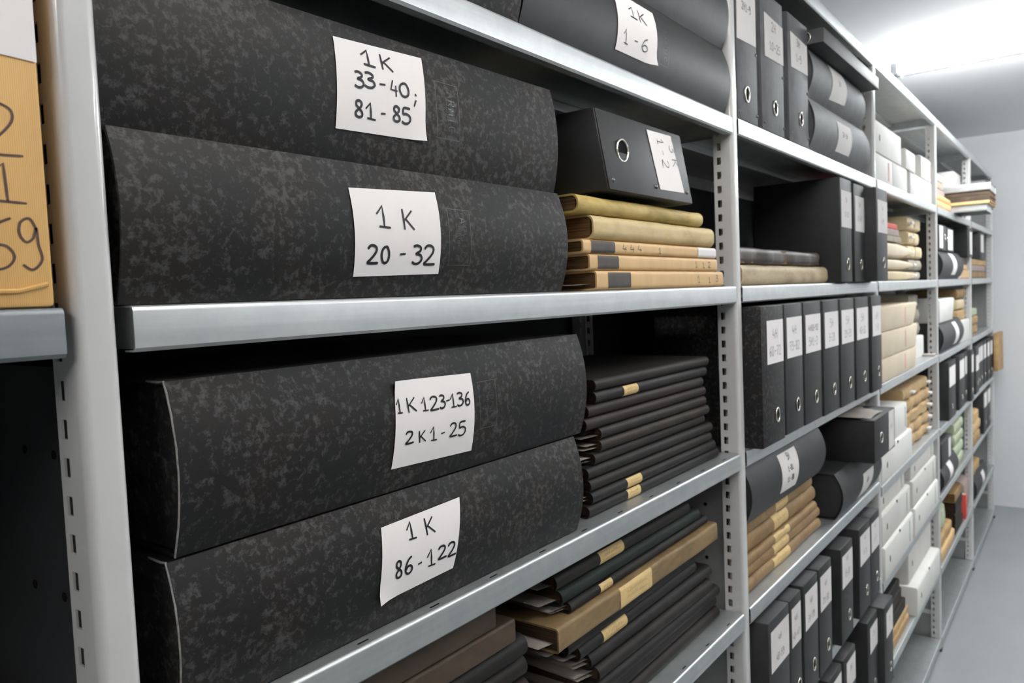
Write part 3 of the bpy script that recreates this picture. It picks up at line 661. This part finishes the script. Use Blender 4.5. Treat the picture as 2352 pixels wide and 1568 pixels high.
arch_box('round-spined box with taped label directly under the long flat box', 1.785, 2.350, z0+.1400, .1245, .012, .020, mat='lit_black', quad=[(1.976, .600), (2.131, .600), (2.113, .508), (1.958, .500)], text=line_boxes('1H', 2.045, .068, .016), ink='pencil', lmat='paper_grey')
t = thing('ring_box', 'long flat black ring box lying on the round-spined boxes, sticking out over the aisle', 'archive box', (1.787, -.034, .606))
MB().box(0, .63, 0, .27, 0, .037).build('case', M['grey_black'], t, bevel=.002)
MB().box(-.0016, .0002, .001, .25, .001, .036).build('spine_panel', M['lit_black'], t, bevel=.0006)
o = MB().tube([(-.0024, .045+.013*math.cos(6.2832*k/24), .0185+.013*math.sin(6.2832*k/24)) for k in range(24)], .0024, 8, True).build('finger_ring', M['metal'], t, smooth=80)

# ------------------------------------------------------------------ second full bay, eye-level shelf
flat_book('thick pale parchment volume with torn corner, under the dark leather volume', 1.318, 1.984, .0006, .0455, .018, cover='parch_grey', name='parchment_volume', r=.016, ragged=.001, wave=.003)
flat_book('dark brown wrinkled leather volume on the parchment volume', 1.309, 1.945, .0465, .0375, .022, cover='leather', name='leather_volume', r=.013, ragged=.003, wave=.011)
def small_text(a, b, x, zt): return line_boxes(a, x, zt, .014, .55)+line_boxes(b, x, zt-.04, .014, .55)
g = 'ring boxes at the right end of the eye-level shelf'
ring_box('black ring box right of the leather volume, left of three on eye-level shelf', 1.987, 2.112, .0006, .292, -.015, lab=(1.997, 2.110, .155, .258), text=small_text('3H', '10-20', 2.053, .225), ink='pencil', ringp=(2.062, .052), group=g, lmat='paper_grey')
ring_box('black ring box in the middle of three at the right end of the eye-level shelf', 2.138, 2.262, .0006, .289, -.016, lab=(2.150, 2.260, .150, .254), text=small_text('3H', '21-30', 2.205, .222), ink='pencil', ringp=(2.215, .052), group=g, lmat='paper_grey')
ring_box('black ring box pulled furthest forward on the eye-level shelf, covering the slotted upright', 2.275, 2.430, .0006, .286, -.0485, lab=(2.290, 2.428, .150, .250), text=small_text('4H', '1-59', 2.358, .218), ink='pencil', ringp=(2.368, .058), group=g, lmat='paper_grey', mat='grey_black')

# ------------------------------------------------------------------ second full bay, row of seven
z0 = -.3412; g = 'row of seven upright ring boxes'
rows = [(1.292, 1.436, -.0265, '4H', '60-72', 'black ring box labelled 4H 60-72, first of the row of seven'), (1.462, 1.594, -.021, '4H', '73-82', 'black ring box labelled 4H 73-82, second of the row of seven'),
        (1.602, 1.748, -.022, '4H83-92', '5H1-2', 'black ring box third from the left in the row of seven'), (1.757, 1.908, -.025, '5H', '3-28', 'black ring box in the middle of the row of seven'),
        (1.912, 2.062, -.028, '5H', '29-39', 'black ring box fifth from the left in the row of seven'), (2.072, 2.232, -.030, '5H', '40-52', 'black ring box second from the right in the row of seven'), (2.244, 2.380, -.036, '6H', '1-8', 'black ring box last on the right in the row of seven, covering the upright')]
for i, (a, b, y, l1, l2, tx) in enumerate(rows):
    k = (b-a)/.14
    lx0, lx1 = (a+.034, b-.004) if i == 0 else (a+.014, b-.005)
    xm = (lx0+lx1)/2
    ring_box(tx, a, b, z0, .297, y, lab=(lx0, lx1, -.168, -.0755), text=line_boxes(l1, xm, .226, .021 if len(l1) < 4 else .014, .66)+line_boxes(l2, xm, .190, .020, .56), ink='pencil', wd=.0013,
             ringp=((a+b)/2+.02, -.281), group=g, rr=.0168, sx=.75, mat='speck' if i == 0 else 'black')

# ------------------------------------------------------------------ second full bay, shelf with tan books
z0 = -.6746
tt = ['tan book lowest of the five in the stack under a black box, buff label', 'tan book second from the bottom of the five stacked, buff label', 'thin tan book in the middle of the five stacked', 'thick tan book second from the top of the five stacked', 'tan book on top of the stack, right under the black round-spined box']
zz = z0
for i, (th, b) in enumerate([(.030, 1.890), (.029, 1.898), (.024, 1.862), (.045, 1.858), (.041, 1.818)]):
    flat_book(tt[i], 1.30, b, zz, th-.0004, .026+.003*(i % 2), cover='tan', pages='pages', labs=[(1.505+.004*i, 1.625-.012*(i == 4), 'buff', .04)], r=th*.42, ragged=.0008, wave=.0015, name='tan_book', group='tan books stacked under the black box', sheets=0)
    zz += th
arch_box('black round-spined box with a much-written label, on top of the tan books', 1.275, 1.832, zz+.0004, .122, .012, .020, mat='black', quad=[(1.475, -.392), (1.604, -.392), (1.586, -.482), (1.466, -.478)],
         text=line_boxes('5H', 1.54, .095, .014)+line_boxes('1-81', 1.535, .070, .012)+line_boxes('11-38', 1.532, .046, .012), ink='pencil', lmat='paper_grey')
arch_box('black round-spined box lying at the right of the tan books, curved label', 1.985, 2.486, z0, .131, .012, .024, mat='black', quad=[(2.228, -.590), (2.365, -.590), (2.340, -.670), (2.209, -.668)], text=line_boxes('6H', 2.285, .050, .016), ink='pencil', lmat='paper_grey')
t = ring_box('black ring box lying on its side under loose papers, jutting into the aisle', 2.172, 2.468, z0+.1316, .130, -.055, lab=[(2.372, -.414), (2.452, -.416), (2.455, -.535), (2.368, -.538)], text=line_boxes('6H', 2.412, .07, .016), ink='pencil', ringp=(2.262, -.478), lmat='paper_grey', sx=1)
MB().grid(lambda u, v: (.02+.25*u+.02*v, .012+.17*v, .1316+.004*math.sin(u*5)+.005*v), 8, 5).build('loose_sheet', M['sheet'], t)
MB().grid(lambda u, v: (-.015+.24*u, .03+.16*v+.02*u, .1348+.004*math.sin(u*4+1)), 8, 5).build('loose_sheet', M['sheet'], t)

# ------------------------------------------------------------------ second full bay, two lower rows of ring boxes
z0 = -1.0046; g = 'seven ring boxes below the tan books'
low = [(1.312, 1.452, '4H', '48-59', 'foremost ring box of the row below the tan books, dusty top in view'), (1.455, 1.542, '4H', '40-47', 'narrow ring box second in the row below the tan books'), (1.560, 1.680, '4H', '31-39', 'ring box third in the row below the tan books'),
       (1.690, 1.808, '4H', '21-30', 'ring box fourth in the row below the tan books, left of the gap'), (1.905, 2.035, '4H', '15-20', 'ring box just right of the gap in the row below the tan books'), (2.112, 2.255, '4H', '8-14', 'ring box second from the right in the row below the tan books'), (2.258, 2.385, '4H', '1-7', 'ring box at the right end of the row below the tan books')]
for i, (a, b, l1, l2, tx) in enumerate(low):
    top = z0+.283-.012*(i > 3)
    ring_box(tx, a, b, z0, top-z0, -.02, lab=(a+.014, b-.004, top-.116, top-.024), text=line_boxes(l1, (a+b)/2+.004, .283-.06, .016, .55)+line_boxes(l2, (a+b)/2+.004, .283-.1, .016, .5), ink='pencil', ringp=((a+b)/2+.018, z0+.062), group=g, lmat='paper_grey', sx=.75, mat='grey_black' if i == 0 else 'black')
z0 = -1.3396; g = 'four ring boxes at the bottom edge'
for i, (a, b, y, l1, tx) in enumerate([(1.800, 1.925, -.012, '3H', 'ring box furthest left in the row at the bottom edge of the photo'), (1.940, 2.075, -.014, '3H', 'ring box second in the row at the bottom edge, label cut by shelf'), (2.212, 2.348, -.018, '2H', 'ring box third in the row at the bottom edge, right of a gap'), (2.358, 2.492, -.036, '2H', 'ring box at the right end of the bottom row, light top, covering the upright')]):
    ring_box(tx, a, b, z0, .285-.008*(i < 2), y, lab=(a+.03, b-.004, z0+.175, z0+.258), text=line_boxes(l1, (a+b)/2+.014, .22, .016, .55), ink='pencil', ringp=((a+b)/2+.02, z0+.06), group=g, lmat='paper_grey', sx=.75, mat='grey_black' if i == 3 else 'black')

# ------------------------------------------------------------------ third full bay: white cartons
z0 = .3420; g = 'white cartons on the upper shelf'
for a, b, h, st, tx in [(2.550, 2.838, .094, ('pink', .72, .022), 'white carton with pink stripe at the left of the lower row on the upper shelf'), (2.842, 3.112, .094, None, 'white carton second in the lower row on the upper shelf'),
                        (3.178, 3.442, .094, ('pink', .86, .02), 'white carton right of the dark gap in the lower row on the upper shelf'), (3.448, 3.688, .094, None, 'white carton at the right end of the lower row on the upper shelf')]:
    carton(tx, a, b, z0, h, .010, dot=False, slot=False, stamp=st, group=g)
carton('long tall white carton at the left of the top row', 2.556, 3.000, z0+.0945, .110, .010, dot=False, slot=True, group=g)
carton('small white carton in the middle of the top row, gaps either side', 3.082, 3.280, z0+.0945, .080, .008, dot=False, slot=False, group=g)
carton('white carton with pink mark at the right end of the top row', 3.430, 3.670, z0+.0945, .096, .010, dot=False, slot=True, stamp=('pink', .88, .02), group=g)
z0 = .0006
bundle('flat cream cushion-like bundle on the shelf beside the foremost ring box', 2.62, 3.365, z0, .040, .028, 'cream2', taper=.3, name='wrapped_bundle')
bundle('middle cream cushion-like bundle of three', 2.62, 3.335, z0+.041, .044, .028, 'cream', taper=.5, name='wrapped_bundle')
bundle('plump cream bundle on top of two, rounded right end', 2.62, 3.360, z0+.086, .062, .028, 'cream', taper=.75, name='wrapped_bundle')
flat_book('grey-mauve pamphlet above the plump cream bundle', 2.66, 3.12, z0+.150, .022, .034, cover='greyb', pages='pages_pale', name='pamphlet', r=.003)
flat_book('grey-mauve thick pamphlet under the red-edged one', 2.66, 3.09, z0+.173, .026, .036, cover='mauve', pages='pages_pale', name='pamphlet', r=.003)
flat_book('red-edged pamphlet topmost above the cream bundles', 2.66, 3.07, z0+.200, .020, .038, cover='red', pages='pages_pale', name='pamphlet', r=.003)
tx5 = ['grey tied bundle lowest in the right-hand stack at eye level', 'grey tied bundle second from the shelf in the right-hand stack at eye level', 'pale tied bundle in the middle of the right-hand stack at eye level', 'pale tied bundle second from the top of the right-hand stack at eye level', 'pale tied bundle on top of the right-hand stack at eye level']
for i, (a, b, h) in enumerate([(3.44, 3.68, .040), (3.43, 3.70, .052), (3.40, 3.715, .060), (3.39, 3.66, .060), (3.39, 3.68, .062)]):
    bundle(tx5[i], a, b, z0+sum([.041, .053, .061, .061][:i]), h, .055, 'greyb' if i < 2 else 'cream2', name='tied_bundle', soft=.25, string=True, tag_=(a+.01,), group='right-hand stack at eye level', rough=.006)
z0 = -.3494
for i, (h, tp, tx) in enumerate([(.083, .03, 'cream box lowest of three, just above the board edge'), (.091, .04, 'cream box in the middle of the three stacked'), (.086, .09, 'cream box on top of the three stacked, sloping right side')]):
    carton(tx, 2.560, 3.235-.02*(i == 0), z0+[0, .0835, .175][i], h, .0, 'cream', dot=False, slot=False, taper=tp, stamp=('pink', .62, .012), group='cream boxes under the eye-level shelf')
carton('small white box right of the cream boxes', 3.44, 3.70, z0, .098, .05, 'white_box', dot=False, slot=False)
for i, tx in enumerate(['grey paper bundle resting on the small white box', 'grey paper bundle second above the small white box', 'grey paper bundle on top above the small white box']):
    bundle(tx, 3.41, 3.66-.02*i, z0+.0985+.064*i, .0635, .055, 'greyb', name='paper_bundle', soft=.25, group='grey bundles right of the cream boxes', rough=.007)
MB_t = MB().box(0, .07, 0, .05, 0, .009).build('paper_slip', M['sheet'], bevel=.002); MB_t.location = (3.66, .0, z0+H0); tag(MB_t, 'small buff paper slip on the board right of the small white box', 'paper slip')
z0 = -.6994
carton('white carton left of the brown bundles, notch in its top edge', 2.545, 3.100, z0, .112, .002, 'white_box', group='white cartons beside the brown bundles')
carton('white carton set back on top of the carton beside the brown bundles', 2.700, 3.055, z0+.1125, .112, .012, 'white_box', dot=False, slot=False, stamp=('green_print', .9, .012), group='white cartons beside the brown bundles')
zt = z0
for i, (a, b, h, tx) in enumerate([(3.12, 3.67, .050, 'brown paper bundle lowest in the stack with white tags'), (3.12, 3.69, .052, 'brown paper bundle second from the bottom in the stack with white tags'), (3.12, 3.70, .052, 'brown paper bundle in the middle of the stack with white tags'),
                                   (3.12, 3.70, .054, 'brown paper bundle second from the top in the stack with white tags'), (3.10, 3.66, .054, 'brown paper bundle on top of the stack with white tags')]):
    bundle(tx, a, b, zt, h, .028, 'bundle', soft=.22, tag_=(b-.06,) if i != 4 else (b-.06, a+.12), group='brown bundles with white tags', rough=.007); zt += h+.0005
z0 = -1.0344; g = 'tall block of white cartons'
for i, (a, b, h, y, tx) in enumerate([(2.545, 3.062, .118, -.004, 'white carton at bottom left of the tall block, bright top edge'), (2.545, 3.055, .110, .004, 'white carton in the middle of the left column of the tall block'), (2.560, 3.010, .066, .016, 'low white carton on top of the left column of the tall block'),
                                      (3.112, 3.690, .116, -.004, 'white carton at bottom right of the tall block'), (3.112, 3.690, .110, .004, 'white carton in the middle of the right column of the tall block'), (3.116, 3.690, .068, .012, 'white carton on top of the right column of the tall block')]):
    j = i % 3
    carton(tx, a, b, z0+[0, .1185, .229][j] if i < 3 else z0+[0, .1165, .227][j], h, y, 'white_box' if j == 0 else 'grey_box', dot=j < 2, stamp=('green_print', .86, .008), group=g)
z0 = -1.3664
carton('white carton lowest in the bay, pulled forward beside the dark folios', 3.125, 3.705, z0, .118, -.006, 'white_box', group='lowest white cartons')
carton('grey-white carton pushed back on top of the lowest white carton', 3.150, 3.700, z0+.1185, .128, .030, 'grey_box', group='lowest white cartons', dot=False)
for i, (h, m_, tx) in enumerate([(.034, 'tan_light', 'buff folio lying lowest left of the bottom white cartons'), (.030, 'bundle', 'buff folio second from the board left of the bottom white cartons'), (.045, 'ledger', 'dark volume above the two buff folios low in the bay'), (.050, 'ledger_brown', 'thick brown-black volume second from top of the low dark pile'), (.046, 'ledger_black', 'black volume on top of the low dark pile')]):
    flat_book(tx, 2.56, [3.06, 3.07, 3.03, 3.00, 2.96][i], z0+[0, .0345, .065, .1105, .161][i], h, .012+.004*i, cover=m_, pages='pages_pale' if i < 2 else 'pages', name='folio', r=.006, rz=R.uniform(-1, 1))

# ------------------------------------------------------------------ fourth full bay
z0 = .3418
bundle('flat kraft parcel on the board left of the sideways boards', 3.83, 4.29, z0, .036, .004, 'kraft_book', name='kraft_parcel', cat='parcel', soft=.15, rough=.002)
bundle('kraft parcel resting on the flat one left of the sideways boards', 3.83, 4.31, z0+.0365, .032, .010, 'kraft_book', name='kraft_parcel', cat='parcel', soft=.15, rough=.002)
for i, tx in enumerate(['grey-covered book on the kraft parcels near the top', 'grey-covered book above another on the kraft parcels', 'pale book topmost on the kraft parcels near the top']):
    flat_book(tx, 3.85, 4.25-.03*i, z0+.0695+.036*i, .0355, .03, cover=['mauve', 'greyb', 'sheet'][i], pages='pages_pale', name='book', r=.004)
carton('white box at the back of the shelf behind the sideways boards', 4.76, 5.02, z0, .27, .05, 'white_box', dot=False, slot=False)
board('loose steel board laid crosswise under brown folios, sticking out over the aisle', 0, .395, .3772, 'galv', d=.30, rot=-90, group='boards laid crosswise')
bpy.context.view_layer.update()
lo = [o for o in COL.objects if o.get('label', '').startswith('loose steel board')][-1]; lo.location = (4.335, .247, .3772+H0)
fz = .3776
for i, (h, m_, tx) in enumerate([(.016, 'kraft_book', 'thin pale kraft folio lowest on the crosswise board'), (.026, 'brownfolio', 'brown folio in the middle on the crosswise board'), (.026, 'brownfolio', 'dark brown folio on top, under the second crosswise board')]):
    t = flat_book(tx, 0, .395, fz, h-.0004, 0, d=.34, cover=m_, pages='pages', name='folio', r=.003); fz += h
    t.rotation_euler = (0, 0, math.radians(-90)); t.location = (4.328+.004*i, .235, t.location.z)
board('loose steel board laid crosswise on top of the brown folios', 0, .41, fz+.0354, 'galv', d=.30, rot=-90, group='boards laid crosswise')
hi = [o for o in COL.objects if o.get('label', '').startswith('loose steel board laid crosswise on top')][-1]; hi.location = (4.330, .245, fz+.0354+H0)
z0 = .0006
arch_box('round-spined black box with white label on the eye-level board of the fourth bay', 3.835, 4.575, z0, .138, .014, .030, mat='grey_black', quad=[(4.165, .132), (4.30, .128), (4.33, .022), (4.19, .022)])
ring_box('ring box with white label, left of two on the far round-spined box', 3.835, 4.085, z0+.1386, .122, .004, mat='grey_black', lab=(3.875, 3.975, .150, .256), ringp=(4.04, .205), rr=.016)
ring_box('ring box with white label, right of two on the far round-spined box', 4.095, 4.345, z0+.1386, .118, .004, mat='grey_black', lab=(4.145, 4.300, .148, .250), ringp=(4.13, .2), rr=.012)
for i, (b, h, m_, tx) in enumerate([(4.99, .050, 'kraft_book', 'bright kraft book lying low beside the far round-spined box'), (4.90, .028, 'kraft_book', 'bright kraft book resting on the lower kraft book far off'), (4.98, .045, 'brownfolio', 'dark brown folio above the two bright kraft books')]):
    flat_book(tx, 4.60, b, z0+[0, .0505, .079][i], h, .004+.01*(i == 2), cover=m_, name='book', r=.006)
ring_box('dark ring box standing on the brown folio near the last upright', 4.78, 5.015, z0+.1245, .168, -.01, mat='black', lab=(4.885, 4.985, .140, .270), lmat='paper')
t = thing('pen', 'small blue-black pen cap on the edge of the far eye-level board', 'pen', (4.55, .004, z0))
MB().tube([(0, 0, .007), (.05, .002, .007)], .0065, 10).build('cap', M['white_box'], t); MB().tube([(.0505, .002, .007), (.10, .004, .007)], .0065, 10).build('barrel', M['blue'], t)
z0 = -.3564
arch_box('round-spined dark box with white label below the tilted white box', 3.835, 4.565, z0, .148, .014, .030, mat='grey_black', quad=[(4.235, -.222), (4.36, -.222), (4.385, -.338), (4.26, -.338)])
carton('tilted white box on the far round-spined dark box', 3.845, 4.335, z0+.1485, .112, .004, 'white_box', dot=False, slot=False, taper=.06)
carton('white box standing right of the far round-spined dark box', 4.60, 4.965, z0, .122, .004, 'white_box', dot=False, slot=False)
for i, tx in enumerate(['brown paper bundle lowest above the far white box', 'buff paper bundle second above the far white box', 'brown paper bundle third above the far white box']):
    bundle(tx, 4.60, 4.93, z0+.1226+.06*i, .0595, .02, ['bundle', 'cream2', 'tan'][i], soft=.25, rough=.006)
z0 = -.7064
for i, (a, b, y, tx) in enumerate([(4.06, 4.30, -.004, 'ring box leftmost on the board below the far white box, broad dark side'), (4.315, 4.42, .03, 'ring box set back, second on the board below the far white box'), (4.44, 4.66, -.004, 'ring box with broad label below the far white box'), (4.70, 4.80, 0, 'narrow ring box second from the right below the far white box'), (4.81, 4.93, -.02, 'ring box rightmost below the far white box, beside the upright')]):
    ring_box(tx, a, b, z0, .292, y, lab=(a+.02, b-.01, z0+.165, z0+.265), ringp=((a+b)/2, z0+.06), group='ring boxes far along the row', rr=.014, mat='black')
z0 = -1.0294
arch_box('round-spined box with white label beside the pale green parcels', 3.835, 4.34, z0, .125, .014, .026, mat='grey_black', quad=[(4.02, -.91), (4.13, -.91), (4.15, -1.01), (4.04, -1.01)])
ring_box('small ring box lying on the round-spined box beside the pale green parcels', 3.84, 4.16, z0+.1255, .12, .0, mat='grey_black', lab=(4.06, 4.13, z0+.14, z0+.235))
for i, tx in enumerate(['pale green parcel lowest of four on the far low board', 'pale green parcel second of four on the far low board', 'pale green parcel third of four on the far low board', 'pale green parcel topmost of four on the far low board']):
    bundle(tx, 4.37, 4.70, z0+.064*i, .0625, .01, 'pale_green', name='green_parcel', cat='parcel', soft=.12, rough=.002, group='pale green parcels')
z0 = -1.3744
bundle('kraft parcel lying lowest on the far bottom board', 3.85, 4.30, z0, .065, .004, 'kraft_book', name='kraft_parcel', cat='parcel', soft=.15, rough=.003)
bundle('kraft parcel on top of the lowest one on the far bottom board', 3.85, 4.24, z0+.0655, .06, .01, 'tan_light', name='kraft_parcel', cat='parcel', soft=.2, rough=.003)
bundle('greenish cloth bundle standing on the kraft parcels far off', 3.87, 4.12, z0+.126, .12, .02, 'pale_green', name='cloth_bundle', soft=.5, rough=.008)
for i, (a, b, h, m_, tx) in enumerate([(4.36, 4.66, .055, 'ledger', 'dark volume lying lowest beside the red book'), (4.36, 4.62, .06, 'ledger_brown', 'brown-black volume second beside the red book'), (4.37, 4.64, .06, 'ledger', 'dark volume third beside the red book'), (4.36, 4.62, .05, 'tan', 'brown volume on top beside the red book')]):
    flat_book(tx, a, b, z0+[0, .0555, .116, .1765][i], h, .01, cover=m_, name='book', r=.008)
t = thing('red_book', 'small red book standing upright on the far bottom board', 'book', (4.72, .0, z0))
MB().box(0, .045, 0, .17, 0, .14).build('cover', M['red'], t, bevel=.004); MB().box(.004, .041, .004, .168, .138, .1405).build('page_block', M['pages_pale'], t)
bundle('grey-brown bundle right of the red book on the far bottom board', 4.79, 4.99, z0, .20, .012, 'mauve', soft=.3, rough=.006)

# ------------------------------------------------------------------ last bay
z0 = .0006
ring_box('ring box with white label on the eye-level board of the last bay', 5.56, 5.80, z0+.12, .18, .006, mat='grey_black', lab=(5.60, 5.77, .17, .285), lmat='paper_grey')
for i, (h, m_, tx) in enumerate([(.042, 'tan', 'brown volume lowest on the eye-level board of the last bay'), (.038, 'mauve', 'grey volume second on the eye-level board of the last bay'), (.0385, 'tan_light', 'buff volume third on the eye-level board of the last bay')]):
    flat_book(tx, 5.12, [5.95, 5.90, 5.96][i], z0+[0, .0425, .081][i], h, .01, cover=m_, name='book', r=.008)
z0 = -.3564
for i, (a, b, h, m_, tx) in enumerate([(5.12, 5.62, .06, 'tan_light', 'tan parcel lowest in the last bay under the eye-level board'), (5.12, 5.66, .055, 'bundle', 'brown parcel second in the last bay under the eye-level board'), (5.14, 5.60, .05, 'pale_green', 'pale green parcel on the tan ones in the last bay')]):
    bundle(tx, a, b, z0+[0, .0605, .116][i], h, .03, m_, name='parcel', cat='parcel', soft=.2)
z0 = -.7064
for i, tx in enumerate(['first ring box in the last bay, nearest the camera of six', 'second ring box of six in the last bay', 'third ring box of six in the last bay', 'fourth ring box of six in the last bay', 'fifth ring box of six in the last bay', 'ring box nearest the end wall of six in the last bay']):
    a = 5.12+.178*i
    ring_box(tx, a, a+.172, z0, .290, [-.01, 0, .002, .0, -.004, -.006][i], lab=(a+.015, a+.16, z0+.17-.03*(i == 0), z0+.265-.03*(i == 0)), ringp=(a+.1, z0+.06), group='ring boxes in the last bay', rr=.014)
t = thing('kraft_envelope', 'brown kraft envelope hanging on the last upright by the end wall', 'envelope', (6.13, -.046, -.665))
MB().add([(.0, 0, 0), (.40, 0, -.02), (.355, .0, .265), (.02, 0, .27), (.0, .03, 0), (.40, .03, -.02), (.355, .03, .265), (.02, .03, .27)], [(0,3,2,1),(4,5,6,7),(0,1,5,4),(1,2,6,5),(2,3,7,6),(3,0,4,7)]).build('envelope', M['tan_light'], t, bevel=.006)
MB().add([(.02, -.001, .27), (.355, -.001, .265), (.19, -.002, .17)], [(0, 1, 2)]).build('flap', M['tan_light'], t)
z0 = -1.0294
for i, tx in enumerate(['kraft parcel lowest in the last bay above the bottom boards', 'kraft parcel second in the last bay above the bottom boards', 'kraft parcel topmost in the last bay above the bottom boards']):
    bundle(tx, 5.12, [5.46, 5.44, 5.36][i], z0+.07*i, .0695, .0, ['tan_light', 'kraft_book', 'kraft_book'][i], name='kraft_parcel', cat='parcel', soft=.2)
ring_box('ring box standing right of the kraft parcels in the last bay', 5.60, 5.82, z0, .284, -.004, lab=(5.62, 5.80, z0+.17, z0+.265), ringp=(5.73, z0+.06), rr=.014)
ring_box('ring box near the end wall in the last bay, right of another', 5.83, 6.03, z0, .284, -.004, lab=(5.85, 6.01, z0+.17, z0+.265), ringp=(5.95, z0+.06), rr=.014)
z0 = -1.3744
arch_box('round-spined box with white label low in the last bay', 5.12, 5.72, z0, .15, .014, .028, mat='grey_black', quad=[(5.42, -1.25), (5.54, -1.25), (5.56, -1.36), (5.44, -1.36)])
bundle('buff parcel on the low round-spined box in the last bay', 5.13, 5.50, z0+.1505, .06, .01, 'tan_light', name='parcel', cat='parcel', soft=.2)
